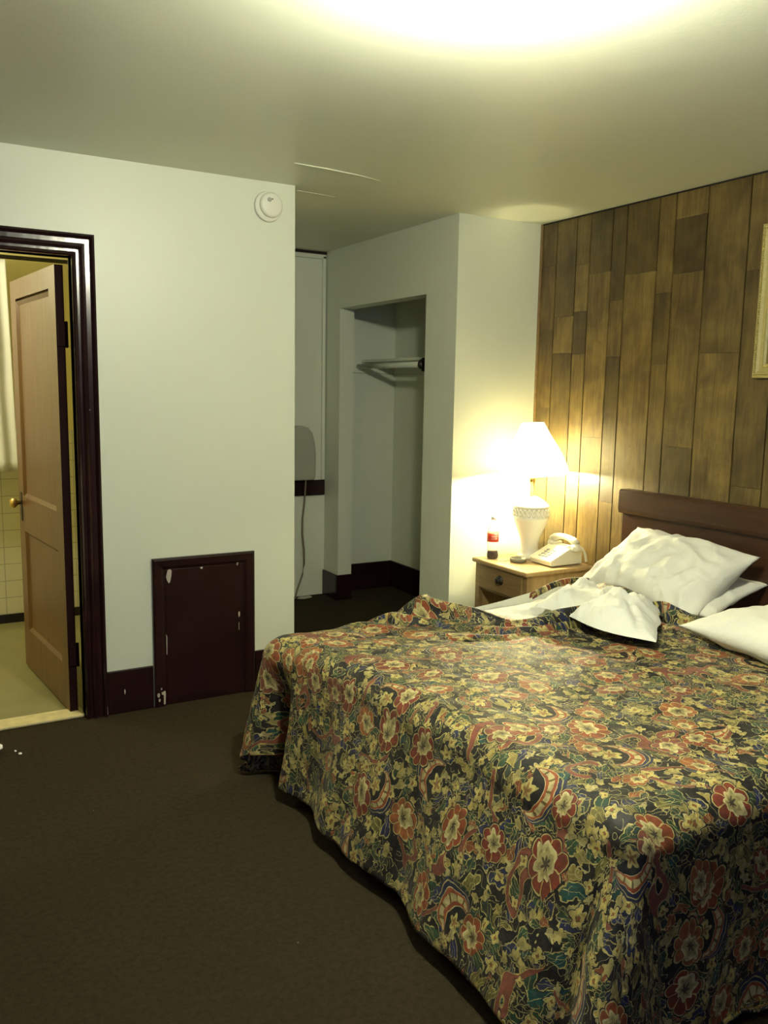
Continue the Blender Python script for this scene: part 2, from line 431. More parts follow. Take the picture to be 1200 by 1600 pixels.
# back wall with its window, behind the camera
struct('wall_back', B((X0-.1, -.4, Y0-.1, Y0, 0, H), (.8, XP+.1, Y0-.1, Y0, 0, H), (-.4, .8, Y0-.1, Y0, 0, .85), (-.4, .8, Y0-.1, Y0, 2.1, H)), ADDEDPANEL)
bm = B((-.4, .8, Y0-.05, Y0+.01, .85, .90), (-.4, .8, Y0-.05, Y0+.01, 2.05, 2.1), (-.4, -.35, Y0-.05, Y0+.01, .9, 2.05), (.75, .8, Y0-.05, Y0+.01, .9, 2.05), (-.35, .75, Y0-.05, Y0+.005, 1.45, 1.49))
w = struct('window_1', bm, MAROON)
obj('pane', B((-.35, .75, Y0-.03, Y0-.026, .9, 2.05)), PANE, w)

# panelled wall: every board sits proud of dark grooves, boards are made of veneer lengths
gr = [YW, 3.805, 3.643, 3.537, 3.375, 3.275, 3.065, 2.962, 2.776, 2.55]
wd = [.162, .105, .16, .10, .21, .105, .185, .225]
i = 0
while gr[-1] > Y0:
    gr.append(gr[-1]-wd[i % 8]); i += 1
gr[-1] = Y0
segs = {0: ([2.22, 1.42], [.35, .75, .55]), 1: ([1.93, 1.73], [.42, .92, .38]), 2: ([2.2, 1.95, 1.72], [.5, .8, .22, .7]),
        3: ([2.14, 1.27], [.18, .78, .66]), 4: ([1.99, 1.70, .93, .60], [.2, .66, .28, .62, .35]), 5: ([2.11], [.26, .74]),
        6: ([2.0, 1.655], [.55, .30, .62]), 7: ([2.335, 2.08, 1.255], [.62, .15, .66, .3]), 8: ([1.70], [.45, .78]), 9: ([2.05, 1.1], [.5, .38, .6])}
bm = bmesh.new(); lay = bm.faces.layers.float.new('tone_f'); tones = []
for i in range(len(gr)-1):
    ya, yb = gr[i]-.0036, gr[i+1]+.0036
    if i in segs: br, tn = segs[i]
    else:
        br = sorted([random.uniform(.3, 2.3) for _ in range(3)], reverse=True); tn = [random.uniform(.2, .85) for _ in range(4)]
    lv = [H]+br+[0]
    for k in range(len(lv)-1):
        for f in box(bm, XP, XP+.012, yb, ya, lv[k+1]+.0006, lv[k]-.0006): tones.append(tn[k])
nb = len(bm.faces)
for f in box(bm, XP+.0095, XP+.1, Y0, YW, 0, H, 1): tones.append(0)
wp = struct('wall_right', bm, [PLANK, GROOVE])
at = wp.data.attributes.new('tone', 'FLOAT', 'FACE')
for i, v in enumerate(tones): at.data[i].value = v
struct('trim_1', B((XP-.010, XP-.0005, YW-.014, YW-.0005, 0, H-.001)), NIGHTFRONT)     # slim corner bead
struct('trim_2', B((XP-.006, XP-.0005, Y0, YW-.015, H-.007, H-.0005)), GROOVE)

# baseboards
def base(name, bm): return struct(name, bm, MAROON, bevel=.004)
bz = .205
base('baseboard_left', B((D1+.094, 1.006, YL-.016, YL-.0005, 0, bz), (1.516, XE+.012, YL-.016, YL-.0005, 0, bz), (XE+.0005, XE+.014, YL-.0, YH, 0, bz)))
base('baseboard_left_rear', B((X0, D0-.094, YL-.016, YL-.0005, 0, bz)))
base('baseboard_closet', B((XC-.014, XC-.0005, YW-.012, CY1, 0, bz-.02), (XC-.014, XC-.0005, CY0, YH-.001, 0, bz-.02), (XC-.014, XC+.11, CY0-.014, CY0-.0005, 0, bz-.02), (XC-.014, XC+.11, CY1+.0005, CY1+.014, 0, bz-.02)))
base('baseboard_closet_back', B((XC+.111, XP-.0005, YH-.014, YH-.0005, 0, bz), (XP-.014, XP-.0005, YW+.102, YH-.015, 0, bz)))
base('baseboard_far', B((XC+.0, XP-.001, YW-.012, YW-.0005, 0, bz-.02)))
# hallway back: white boarded window over a dark rail
hx = XC-.001
struct('trim_3', B((XE+.001, hx-.004, YH-.022, YH-.0005, .742, .855)), MAROON, bevel=.008)
bm = B((hx-.030, hx-.006, YH-.020, YH-.0005, .856, H-.03), (XE+.001, hx-.006, YH-.020, YH-.0005, H-.05, H-.02))
struct('trim_4', bm, WALL, bevel=.004)
struct('trim_5', B((XE+.001, hx, YH-.016, YH-.0005, H-.018, H-.0005)), MAROON)
# raised seams across the ceiling
bm = bmesh.new()
tube(bm, [(1.56, 3.50, H-.001), (1.72, 3.505, H-.002), (1.88, 3.525, H-.002), (2.02, 3.565, H)], [.002, .003, .002, .001], 6)
tube(bm, [(1.775, 3.955, H-.001), (1.86, 3.965, H-.001), (2.0, 3.985, H)], [.001, .002, .001], 6)
struct('trim_6', bm, CEIL)

# bathroom shell
struct('wall_bathroom', B((X0, 1.64, 5.75, 5.85, 1.22, H)), BATHWALL)
struct('wall_bathroom_tile', B((X0, 1.64, 5.742, 5.85, 0, 1.22)), TILE)
struct('wall_bathroom_right', B((XE-.108, XE-.1005, YL+.071, 5.742, .0, H)), BATHWALL)
struct('wall_bathroom_front', B((X0, D0-.03, YL+.065, YL+.071, .0, H), (D1+.03, XE-.11, YL+.065, YL+.071, .0, H), (D0-.03, D1+.03, YL+.065, YL+.071, DH+.04, H)), BATHWALL)
struct('baseboard_bathroom', B((X0, 1.62, 5.728, 5.7415, 0, .055)), BASEBLACK)
struct('floor_threshold', B((D0, D1-.001, YL+.018, YL+.13, 0, .012)), THRESH, bevel=.004)

# door casing, moulded and mitred
prof = [(0, 0), (0, .018), (.006, .022), (.014, .018), (.018, .013), (.028, .013), (.034, .020), (.040, .024), (.048, .019), (.054, .015), (.072, .015), (.078, .024), (.084, .030), (.092, .028), (.094, .020), (.094, 0)]
bm = bmesh.new(); rings = []
for (cx, cz, sx, sz) in ((D1, 0, 1, 0), (D1, DH, 1, 1), (D0, DH, -1, 1), (D0, 0, -1, 0)):
    rings.append([bm.verts.new((cx+sx*w_, YL-.0005-d, cz+sz*w_)) for w_, d in prof])
for a, b in zip(rings, rings[1:]):
    for k in range(len(prof)-1): bm.faces.new([a[k], a[k+1], b[k+1], b[k]])
bm.faces.new(rings[0]); bm.faces.new(rings[-1][::-1]); bmesh.ops.recalc_face_normals(bm, faces=bm.faces)
cas = struct('trim_7', bm, MAROON)
def chip(pts, parent, y=YL-.0165, name='paint_chip'):
    bm = extr(pts, 'y', y-.0006, y+.0003); return obj(name, bm, CHIP, parent)
def blob(cx, cz, w_, h_, n=9):
    return [(cx+w_*math.cos(2*PI*k/n)*random.uniform(.6, 1.1), cz+h_*math.sin(2*PI*k/n)*random.uniform(.6, 1.1)) for k in range(n)]
chip([(.744, 1.43), (.751, 1.418), (.750, 1.40), (.757, 1.40), (.749, 1.385), (.744, 1.39)], cas, YL-.0155)
chip([(.786, .05), (.790, .05), (.791, .01), (.787, .01)], cas, YL-.0285)
# jamb lining and stops
struct('trim_8', B((D1, D1+.02, YL, YL+.073, 0, DH+.02), (D0-.02, D0, YL, YL+.073, 0, DH+.02), (D0, D1, YL, YL+.073, DH, DH+.02)), MAROON)

# bathroom door leaf, swung away into the bathroom
hinge = Vector((.645, YL+.085, 0)); ang = math.radians(5.6); WD, TD, HD = .83, .036, 2.015
def door_bm():
    # local: u along leaf from hinge, t thickness (0 = visible face), z
    bm = bmesh.new()
    def P(u, t, z): return (u, t, z)
    st, r = .105, .012
    rails = [(0, .21), (.74, .92), (HD-.105, HD)]
    for (a, b) in rails: box(bm, st, WD-st, 0, TD, a+.012, b+ (0 if b == HD else .012))
    box(bm, 0, st, 0, TD, .012, HD); box(bm, WD-st, WD, 0, TD, .012, HD)
    for (a, b) in ((.222, .752), (.932, HD-.105)):
        box(bm, st, WD-st, r, TD-r, a, b)
        # moulding slope round the panel, both faces
        for f0, f1 in ((0, r), (TD, TD-r)):
            o4 = [(st, a), (WD-st, a), (WD-st, b), (st, b)]; i4 = [(st+.018, a+.018), (WD-st-.018, a+.018), (WD-st-.018, b-.018), (st+.018, b-.018)]
            vo = [bm.verts.new((u, f0, z)) for u, z in o4]; vi = [bm.verts.new((u, f1*.98+f0*.02, z)) for u, z in i4]
            for k in range(4): bm.faces.new([vo[k], vo[(k+1) % 4], vi[(k+1) % 4], vi[k]])
    box(bm, -.0015, 0, 0, TD, .012, HD, 1)
    bmesh.ops.recalc_face_normals(bm, faces=bm.faces)
    for f in bm.faces:
        c = f.calc_center_median()
        if f.normal.x < -.9 and c.x < .01: f.material_index = 1
    return bm
DM = Matrix.Translation(hinge) @ Matrix.Rotation(PI/2+ang, 4, 'Z') @ Matrix.Diagonal((1, -1, 1, 1))
def dplace(bm): 
    # local +u -> roughly +y ; visible face (t=0) towards -x
    bmesh.ops.transform(bm, matrix=Matrix.Translation(hinge) @ Matrix(((-math.sin(ang), math.cos(ang), 0, 0), (math.cos(ang), math.sin(ang), 0, 0), (0, 0, 1, 0), (0, 0, 0, 1))), verts=bm.verts)
    bmesh.ops.recalc_face_normals(bm, faces=bm.faces); return bm
d = struct('door_1', dplace(door_bm()), [DOORWOOD, DOOREDGE])
kb = L([(.0, -.058), (.016, -.056), (.026, -.046), (.027, -.036), (.018, -.026), (.010, -.020), (.010, -.006), (.0, -.006)], axis='y', n=20)
bmesh.ops.translate(kb, verts=kb.verts, vec=(WD-.055, 0, .895))
obj('door_knob', dplace(kb), BRASS, d, smooth=True)
obj('lock_plate', dplace(B((WD-.072, WD-.038, -.003, 0, .80, .95))), STEEL, d, bevel=.001)
for hz in (1.72, .28):
    bm = B((-.012, -.001, .004, TD, hz-.05, hz+.05)); lathe(bm, [(.0, hz-.058), (.007, hz-.055), (.007, hz+.055), (0, hz+.058)], (-.010, TD+.004, 0), 10)
    obj('hinge', dplace(bm), DOOREDGE, d)

# low access panel in the left wall
AX0, AX1, AZ = 1.010, 1.512, .714
ap = thing('access_panel', 'low dark maroon access panel in the white wall beside the bathroom doorway, paint chipped', 'panel', ((AX0+AX1)/2, YL, 0))
bm = bmesh.new(); pr = [(0, 0), (0, .014), (.010, .020), (.040, .016), (.052, .010), (.055, .004), (.055, 0)]
rings = []
for (cx, cz, sx, sz) in ((AX0, 0, 1, 0), (AX0, AZ, 1, -1), (AX1, AZ, -1, -1), (AX1, 0, -1, 0)):
    rings.append([bm.verts.new((cx+sx*w_, YL-.0008-d_*1.1, cz+sz*w_)) for w_, d_ in pr])
for a, b in zip(rings, rings[1:]):
    for k in range(len(pr)-1): bm.faces.new([a[k], a[k+1], b[k+1], b[k]])
bm.faces.new(rings[0]); bm.faces.new(rings[-1][::-1])
bmesh.ops.recalc_face_normals(bm, faces=bm.faces)
obj('panel_frame', bm, MAROON, ap)
leaf = obj('panel_board', B((AX0+.050, AX1-.050, YL-.008, YL-.0008, .0, AZ-.050), (AX0+.062, AX1-.072, YL-.011, YL-.008, .022, AZ-.056)), MAROON, ap, bevel=.002)
def pchip(pts, y=YL-.0115): 
    bm = extr(pts, 'y', y-.0006, y+.0003); return obj('paint_chip', bm, CHIP, ap)
pchip([(1.075, .625), (1.083, .655), (1.093, .660), (1.102, .652), (1.100, .628), (1.094, .600), (1.088, .592), (1.080, .606)])
pchip([(1.428, .405), (1.431, .418), (1.436, .416), (1.437, .396), (1.430, .388)])
pchip([(1.4295, .362), (1.432, .362), (1.433, .33), (1.430, .322)]); pchip([(1.424, .668), (1.434, .672), (1.437, .666), (1.428, .660), (1.426, .648), (1.422, .650)])
pchip([(1.0705, .35), (1.075, .335), (1.074, .250), (1.071, .250)]); pchip([(1.238, .655), (1.250, .658), (1.252, .650), (1.244, .646)])
for a in (blob(1.026, .060, .007, .012, 7), blob(1.040, .090, .004, .006, 6), [(1.040, .072), (1.058, .078), (1.060, .066), (1.058, .012), (1.050, .012), (1.050, .058), (1.041, .062)], blob(1.030, .036, .005, .010, 7)):
    pchip(a, YL-.0235)
tr_ = bpy.data.objects['baseboard_left']
chip(blob(.872, .103, .004, .014, 7), tr_)

# ------------------------------------------------------------------ bed
BX0, BX1, BY0, BY1, BZ = 1.36, 3.205, 1.225, 3.01, .55
bed = thing('bed', 'large bed with dark wooden headboard against the wood-panelled wall', 'bed', ((BX0+BX1)/2, (BY0+BY1)/2, 0))
def softbox(x0, x1, y0, y1, z0, z1, r=.05, n=28, ripple=0):
    bm = bmesh.new(); bmesh.ops.create_cube(bm, size=1)
    bmesh.ops.scale(bm, verts=bm.verts, vec=(x1-x0, y1-y0, z1-z0)); bmesh.ops.translate(bm, verts=bm.verts, vec=((x0+x1)/2, (y0+y1)/2, (z0+z1)/2))
    bmesh.ops.bevel(bm, geom=bm.edges[:], offset=r, segments=4, affect='EDGES', profile=.5)
    return bm
obj('mattress', softbox(BX0+.03, BX1, BY0+.03, BY1-.02, .30, BZ-.014), LINEN, bed, smooth=True)
obj('box_spring', softbox(BX0+.05, BX1-.01, BY0+.05, BY1-.05, .12, .30, .03), GREYBOX, bed, smooth=True)
for lx in (BX0+.15, BX1-.15):
    for ly in (BY0+.15, BY1-.15):
        obj('leg', B((lx-.03, lx+.03, ly-.03, ly+.03, 0, .125)), STEEL, bed, bevel=.003)
hb = obj('headboard', B((3.232, 3.272, 1.05, 3.128, .10, .925)), HEADWOOD, bed, bevel=.004)
obj('top_rail', extr([(3.212, .905), (3.206, .925), (3.206, 1.012), (3.216, 1.026), (3.276, 1.026), (3.280, 1.018), (3.280, .905)], 'y', 1.04, 3.136), HEADWOOD, hb, bevel=.003)
for ly in (1.10, 3.05): obj('headboard_leg', B((3.236, 3.268, ly-.03, ly+.03, 0, .101)), HEADWOOD, bed)

def nz(x, y, s, seed=0): return noise.noise(Vector((x*s, y*s, seed*7.3)))
def interp(t, pts):
    for (a, va), (b, vb) in zip(pts, pts[1:]):
        if t <= b:
            f = max(0, min(1, (t-a)/(b-a))); f = f*f*(3-2*f) if False else f
            return va+(vb-va)*f
    return pts[-1][1]
def a_end(b):       # how far toward the headboard the cover still reaches, by position across the bed
    return interp(b, [(1.2, 2.98), (2.30, 2.98), (2.42, 2.92), (2.50, 2.45), (2.57, 2.30), (2.75, 2.17), (2.93, 2.04), (3.0, 1.97), (3.4, 1.86)])
def g(x, c, w_): return math.exp(-((x-c)/w_)**2)
RC = .085
def foot_x(b): t_ = max(0, min(1, (b-BY0)/(BY1-BY0))); return 1.345-.075*t_-.085*math.exp(-((t_-1)/.16)**2)
def edges(a, b):
    ix0, iy0, iy1 = foot_x(b)+RC, BY0+RC, BY1-RC
    dx = max(0, ix0-a); dy = (b-iy1) if b > iy1 else (b-iy0 if b < iy0 else 0)
    return ix0, iy0, iy1, dx, dy, math.hypot(dx, dy)
def cover_point(a, b):
    ix0, iy0, iy1, dx, dy, D = edges(a, b)
    cx, cy = max(a, ix0), min(max(b, iy0), iy1)
    q = a_end(b)-a
    far = max(0, min(1, (b-1.9)/.5))
    # pushed-back rolls along the free edge
    mod = .72+.7*nz(a*.6, b, 5, 1)
    roll = .034*g(q, .04, .035)+.090*g(q, .120+.02*math.sin(b*9), .050)-.020*g(q, .212+.03*math.sin(b*7), .022)+.042*g(q, .285+.03*math.sin(b*6+1), .045)-.008*g(q, .355+.03*math.sin(b*6+1), .02)+.014*g(q, .43, .05)
    roll *= far*mod
    wr = .007*nz(a, b, 3.2, 2)+.005*nz(a*.6+b, b-a, 7, 3)+.0030*nz(a, b, 17, 4)
    crown = .012*math.sin(PI*min(1, max(0, (b-BY0)/(BY1-BY0))))
    peak = .030*g(a, 1.93, .09)*g(b, 2.97, .10)
    zt = BZ+.004+crown+roll+wr+peak
    if D < 1e-9: return Vector((a-.55*max(0, roll), b, zt))
    n = Vector((-dx, dy, 0))/D
    th = D/RC
    if th < PI/2: out, drop, s = RC*math.sin(th), RC*(1-math.cos(th)), 0
    else:
        s = D-RC*PI/2; out, drop = RC, RC+s*.965
    k = min(1, s/.38)
    u = b if abs(dy) < dx else a+3.1
    wf = dx/D                                                     # 1 on the foot face, 0 on the sides
    t_ = (b-BY0)/(BY1-BY0)
    fl = (wf*(.38-.16*max(0, min(1, t_))-.20*g(t_, 1, .16))+(1-wf)*(.04 if dy > 0 else .11))*s
    rip = k*(.018*math.sin(u*8.5+1.3+1.5*nz(u, 0, 2, 5))+.010*math.sin(u*19+nz(u, 0, 3, 6)*3)) + .004*nz(a, b, 14, 7)*min(1, s*8)
    ang_ = math.atan2(abs(dy), max(dx, 1e-9))
    if dx > 0:
        if b <= iy1+.02: rip += k*(-.20*g(b, iy1-.085, .055))
        if dy > 0: rip += k*(.05*g(ang_, .35, .30) - .10*g(ang_, 1.1, .4))
        if dy < 0: rip += k*(.085*g(ang_, .60, .26) - .03*g(ang_, .25, .15)-.04*g(ang_, 1.25, .2))
    out += fl+rip
    p = Vector((cx, cy, zt))+n*out
    z = zt-drop
    if z < .012:
        over = .012-z; p += Vector((-1, 0, 0))*over*.62; z = .012+.012*abs(nz(a, b, 20, 8))+min(1, over/.05)*.055*abs(nz(a*1.5, b, 14, 9))*(1 if dy > 0 else .25)
    p.z = z
    return p
NA, NB = 230, 270
A0, B0_, B1_ = BX0+RC-(.68), BY0+RC-.80, BY1-RC+.62
bm = bmesh.new(); uvl = bm.loops.layers.uv.new('UVMap'); grid = []; par = {}
for j in range(NB+1):
    b = B0_+(B1_-B0_)*j/NB; row = []
    for i in range(NA+1):
        ae = a_end(b)+.012*nz(b, 0, 9, 11)
        a = A0+(ae-A0)*i/NA
        # rounded hem corners keep most of the hanging point
        ix0, iy0, iy1, dx, dy, D = edges(a, b); aa, bb = a, b
        cap = .575+(.34*g(math.atan2(dy, dx), .50, .40) if dy > 0 and dx > 0 else .06 if dx > 0 and dy < 0 else 0)
        if dx > 0 and D > cap and dy >= 0 or (dx > 0 and dy < 0 and D > .76):
            cap = cap if dy >= 0 else .76
        if dx > 0 and D > cap:
            f = cap/D; aa = ix0-dx*f; bb = b if dy == 0 else (iy1 if dy > 0 else iy0)+dy*f
        hemw = .012*nz(b*2, a*2, 3, 12)
        v = bm.verts.new(cover_point(aa, bb)); par[v] = (aa, bb); row.append(v)
    grid.append(row)
for j in range(NB):
    for i in range(NA):
        f = bm.faces.new([grid[j][i], grid[j][i+1], grid[j+1][i+1], grid[j+1][i]])
        for l in f.loops: l[uvl].uv = par[l.vert]
spread = thing('bedspread', 'dark floral bedspread with red, gold and green flowers, draped over the bed to the carpet', 'bedspread', (BX0+.6, 2.1, BZ))
cov = obj('cover', bm, FLORAL, spread, smooth=True)
so = cov.modifiers.new('solid', 'SOLIDIFY'); so.thickness = .006; so.offset = 1

def sheet_grid(corners, fn, nu=70, nv=60, uvs=None):
    """corners p00,p10,p11,p01 ; fn(u,v)->extra offset vector"""
    bm = bmesh.new(); uvl = bm.loops.layers.uv.new('UVMap'); c = [Vector(p) for p in corners]; g_ = []; pr_ = {}
    for j in range(nv+1):
        v = j/nv; row = []
        for i in range(nu+1):
            u = i/nu
            p = (c[0]*(1-u)+c[1]*u)*(1-v)+(c[3]*(1-u)+c[2]*u)*v + Vector(fn(u, v))
            q = bm.verts.new(p); pr_[q] = (p.x*1.1+.37, p.y*1.1); row.append(q)
        g_.append(row)
    for j in range(nv):
        for i in range(nu):
            f = bm.faces.new([g_[j][i], g_[j][i+1], g_[j+1][i+1], g_[j+1][i]])
            for l in f.loops: l[uvl].uv = pr_[l.vert]
    return bm
def edge0(u, v, w_=.12): return min(1, u/w_, (1-u)/w_, v/w_, (1-v)/w_)
# bunched white top sheet on the uncovered far side of the mattress
def f_top(u, v):
    e = max(0, edge0(u, v, .2)); x, y = 1.95+u*1.2, 2.3+v*.7
    bunch = .055*g(u, .62, .22)*g(v, .45, .35)+.03*g(v, .9, .2)*g(u, .55, .3)
    return (0, .02*nz(u, v, 3, 21), .004+e*(bunch+.018*abs(nz(x, y, 9, 22))+.010*nz(x*2-y, y, 16, 23)))
ts = thing('top_sheet', 'rumpled white sheet bared along the far edge of the bed beside the nightstand', 'sheet', (2.6, 2.8, BZ))
o = obj('sheet_body', sheet_grid([(1.93, 2.36, BZ+.004), (3.15, 2.36, BZ), (3.15, 2.985, BZ-.005), (1.93, 2.985, BZ-.02)], f_top), LINEN, ts, smooth=True)
bm = sheet_grid([(1.93, 2.975, BZ), (3.15, 2.975, BZ+.01), (3.15, 3.03, .12), (1.93, 3.03, .12)], lambda u, v: (0, .02*math.sin(PI*min(1, v*3)/2)+.012*math.sin(u*40+2*nz(u, v, 3, 24))*v, .045*math.exp(-v*20)*g(u, .6, .25)), 80, 30)
obj('sheet_side', bm, LINEN, ts, smooth=True)
# folded-over flap: white underside up, floral rim showing behind it
def flap_fn(u, v):
    # u across (away from camera -> towards), v
    e = max(0, edge0(u, v, .16))**.6
    lobe = .040*g(u, .22, .16)*g(v, .5, .5)+.050*g(u, .68, .20)*g(v, .4, .5)-.022*g(u+.35*(v-.5), .48, .05)-.018*g(u-.3*v, .62, .04)+.022*(1-2.6*abs(nz(u*1.3+v*.6, v-u*.4, 2.6, 35)))
    return (.03*math.sin(PI*u*2+.5)*v, .02*nz(u, v, 4, 31), e*(.035+lobe)+.012*nz(u, v, 7, 32)*e+.006*nz(u*2, v, 15, 33)*e)
flap = thing('folded_sheet', 'crumpled white sheet corner flopped over the floral bedspread in front of the pillows', 'sheet', (2.6, 2.5, BZ))
FC = [(2.78, 2.93, BZ+.03), (2.36, 2.14, BZ+.045), (2.16, 2.36, BZ+.045), (2.34, 2.70, BZ+.02)]
FC = [(2.77, 2.97, BZ+.040), (2.74, 2.40, BZ+.055), (2.36, 2.10, BZ+.060), (2.26, 2.66, BZ+.075)]
obj('flap', sheet_grid(FC, flap_fn, 70, 60), LINEN, flap, smooth=True)
fl2 = [(2.86, 2.98, BZ+.040), (2.80, 2.44, BZ+.035), (2.70, 2.35, BZ+.045), (2.68, 2.88, BZ+.045)]
rim = obj('turned_back_corner', sheet_grid(fl2, lambda u, v: (.0, 0, .06*math.sin(PI*min(1, max(0, u)))*math.sin(PI*(.15+.7*v))+.010*nz(u, v, 6, 41)), 50, 20), FLORAL, spread, smooth=True)
rim.modifiers.new('solid', 'SOLIDIFY').thickness = .008
bm = sheet_grid([(2.42, 2.86, BZ+.050), (2.84, 2.93, BZ+.055), (2.84, 2.905, BZ+.066), (2.42, 2.845, BZ+.050)], lambda u, v: (0, 0, .03*math.sin(PI*u)+.022*math.sin(PI*v)), 40, 10)
r2 = obj('twisted_hem', bm, FLORAL, spread, smooth=True); r2.modifiers.new('solid', 'SOLIDIFY').thickness = .006

# ------------------------------------------------------------------ pillows
def pillow_bm(w_, h_, t_, seed=1, pinch=.9, wr=1.0, n=56):
    bm = bmesh.new(); top, bot = [], []
    for side, arr in ((1, top), (-1, bot)):
        for j in range(n+1):
            row = []
            for i in range(n+1):
                u, v = -1+2*i/n, -1+2*j/n
                # sides bow inwards a little so that corners stick out as points
                x = u*w_/2*(1-.09*(1-u*u*0)*(1-abs(v)**2.2)*abs(u)**1.2*1.0) if True else 0
                x = u*w_/2*(1-.075*(1-v*v)*abs(u)); y = v*h_/2*(1-.085*(1-u*u)*abs(v))
                f = max(0, (1-abs(u)**2.6))**.62*max(0, (1-abs(v)**2.6))**.62
                z = side*t_/2*f
                d_ = (.010*nz(u*1.2, v*1.2, 1.6, seed)+.013*(1-abs(nz(u*1.5+v*.4, v*.8-u*.5, 2.2, seed+1))*2.2)*1.0+.006*nz(u, v, 6, seed+2))*wr
                z += side*d_*min(1, f*1.6)
                row.append(bm.verts.new((x, y, z)))
            arr.append(row)
    for arr, fl in ((top, False), (bot, True)):
        for j in range(n):
            for i in range(n):
                q = [arr[j][i], arr[j][i+1], arr[j+1][i+1], arr[j+1][i]]
                bm.faces.new(q[::-1] if fl else q)
    bmesh.ops.remove_doubles(bm, verts=bm.verts, dist=.0008)
    return bm
def frame_mat(c, xdir, ydir):
    x = Vector(xdir).normalized(); y = Vector(ydir); y = (y-x*y.dot(x)).normalized(); z = x.cross(y)
    return Matrix(((x.x, y.x, z.x, c[0]), (x.y, y.y, z.y, c[1]), (x.z, y.z, z.z, c[2]), (0, 0, 0, 1)))
def pillow(label, c, xd, yd, size, seed, wr=1.0):
    o = obj('pillow', pillow_bm(*size, seed=seed, wr=wr), PILLOWC, smooth=True)
    o.matrix_world = frame_mat(c, xd, yd); o['label'] = label; o['category'] = 'pillow'; o['group'] = 'white pillows on the bed'
    return o
# xdir runs from far (left in view) to near, ydir up the slope to the headboard
pillow('creased white pillow on top of the pair, leaning against the headboard', (2.985, 2.63, .715), (-.04, -1, -.03), (.84, .06, .56), (.72, .46, .20), 3, 1.5)
pillow('flatter white pillow squashed beneath the leaning pillow at the headboard', (3.02, 2.60, .640), (.08, -1, .05), (.93, 0, .22), (.72, .42, .105), 9)
pillow('smooth white pillow lying flat nearest the right edge of the view', (2.80, 1.81, .637), (-.10, -1, .0), (.98, 0, .06), (.72, .48, .16), 15, .8)

# ------------------------------------------------------------------ nightstand
NX0, NX1, NY0, NY1, NZ = 2.845, 3.285, 3.395, 3.845, .575
ns = thing('nightstand', 'light oak nightstand with one drawer above an open shelf, under the lamp', 'nightstand', ((NX0+NX1)/2, (NY0+NY1)/2, 0))
obj('top', B((NX0-.022, NX1+.005, NY0-.02, NY1+.015, NZ-.026, NZ)), NIGHTTOP, ns, bevel=.009, seg=3)
for y0, y1 in ((NY0, NY0+.018), (NY1-.018, NY1)):
    obj('side_panel', B((NX0+.02, NX1, y0, y1, 0, NZ-.026)), NIGHTWOOD, ns, bevel=.001)
for y0, y1 in ((NY0-.003, NY0+.035), (NY1-.035, NY1+.003)):
    obj('front_post', B((NX0, NX0+.03, y0, y1, 0, NZ-.026)), NIGHTFRONT, ns, bevel=.004)
obj('back_panel', B((NX1-.01, NX1, NY0+.018, NY1-.018, .02, NZ-.026)), NIGHTFRONT, ns)
obj('shelf', B((NX0+.015, NX1-.01, NY0+.018, NY1-.018, .10, .118)), NIGHTFRONT, ns)
obj('divider', B((NX0+.010, NX1-.01, NY0+.018, NY1-.018, .398, .412)), NIGHTFRONT, ns)
dr = obj('drawer', B((NX0-.004, NX0+.016, NY0+.036, NY1-.036, .413, NZ-.028), (NX0+.016, NX1-.03, NY0+.04, NY1-.04, .42, .53)), NIGHTFRONT, ns, bevel=.003)
obj('knob', L([(0, 0), (.026, 0), (.027, .004), (.018, .006), (.014, .014), (.019, .020), (.014, .026), (0, .027)], (NX0-.004, (NY0+NY1)/2-.005, .487), 24, '-x'), STEEL, dr, smooth=True)

# ------------------------------------------------------------------ table lamp
LX, LY = 3.11, 3.70
lamp = thing('table_lamp', 'white ceramic table lamp with lit cream shade on the nightstand', 'lamp', (LX, LY, NZ))
prof = [(0, 0), (.070, 0), (.074, .008), (.072, .018), (.060, .024), (.054, .034), (.049, .060), (.050, .085), (.058, .120), (.072, .155), (.086, .188), (.096, .215), (.100, .228), (.101, .236), (.098, .240), (.098, .290), (.102, .294), (.101, .302), (.090, .312), (.070, .330), (.045, .345), (.030, .352), (0, .352)]
body = obj('body', L(prof, (LX, LY, NZ), 48), CERAMIC, lamp, smooth=True)
bm = bmesh.new()          # pierced lattice band round the shoulder
for k in range(24):
    a = 2*PI*k/24
    for s in (-1, 1):
        p = [(LX+.1005*math.cos(a+s*t_*.262), LY+.1005*math.sin(a+s*t_*.262), NZ+.243+t_*.044) for t_ in (0, .25, .5, .75, 1)]
        tube(bm, p, .0028, 5)
obj('lattice_band', bm, CERAMIC, body, smooth=True)
obj('neck', L([(0, .352), (.012, .352), (.012, .43), (.018, .435), (.018, .48), (0, .48)], (LX, LY, NZ), 16), BRASS, lamp, smooth=True)
obj('bulb', L([(0, .485), (.014, .487), (.018, .50), (.030, .53), (.032, .55), (.024, .572), (0, .582)], (LX, LY, NZ), 20), GLASSGLOW, lamp, smooth=True).visible_shadow = True
tilt = Matrix.Rotation(math.radians(-4), 3, (CAM_F.x, CAM_F.y, 0))
bm = bmesh.new(); n = 48; rings = []
for h, r in ((0, .190), (.05, .177), (.10, .158), (.16, .128), (.21, .098), (.285, .062)):
    rings.append([bm.verts.new(Vector((LX, LY, NZ+.61)) + tilt @ Vector((r*(1+.012*math.cos(8*2*PI*k/n))*math.cos(2*PI*k/n), r*(1+.012*math.cos(8*2*PI*k/n))*math.sin(2*PI*k/n), h-.13))) for k in range(n)])
for i in range(len(rings)-1):
    for k in range(n): bm.faces.new([rings[i][k], rings[i][(k+1) % n], rings[i+1][(k+1) % n], rings[i+1][k]])
obj('lamp_shade', bm, SHADE, lamp, smooth=True)

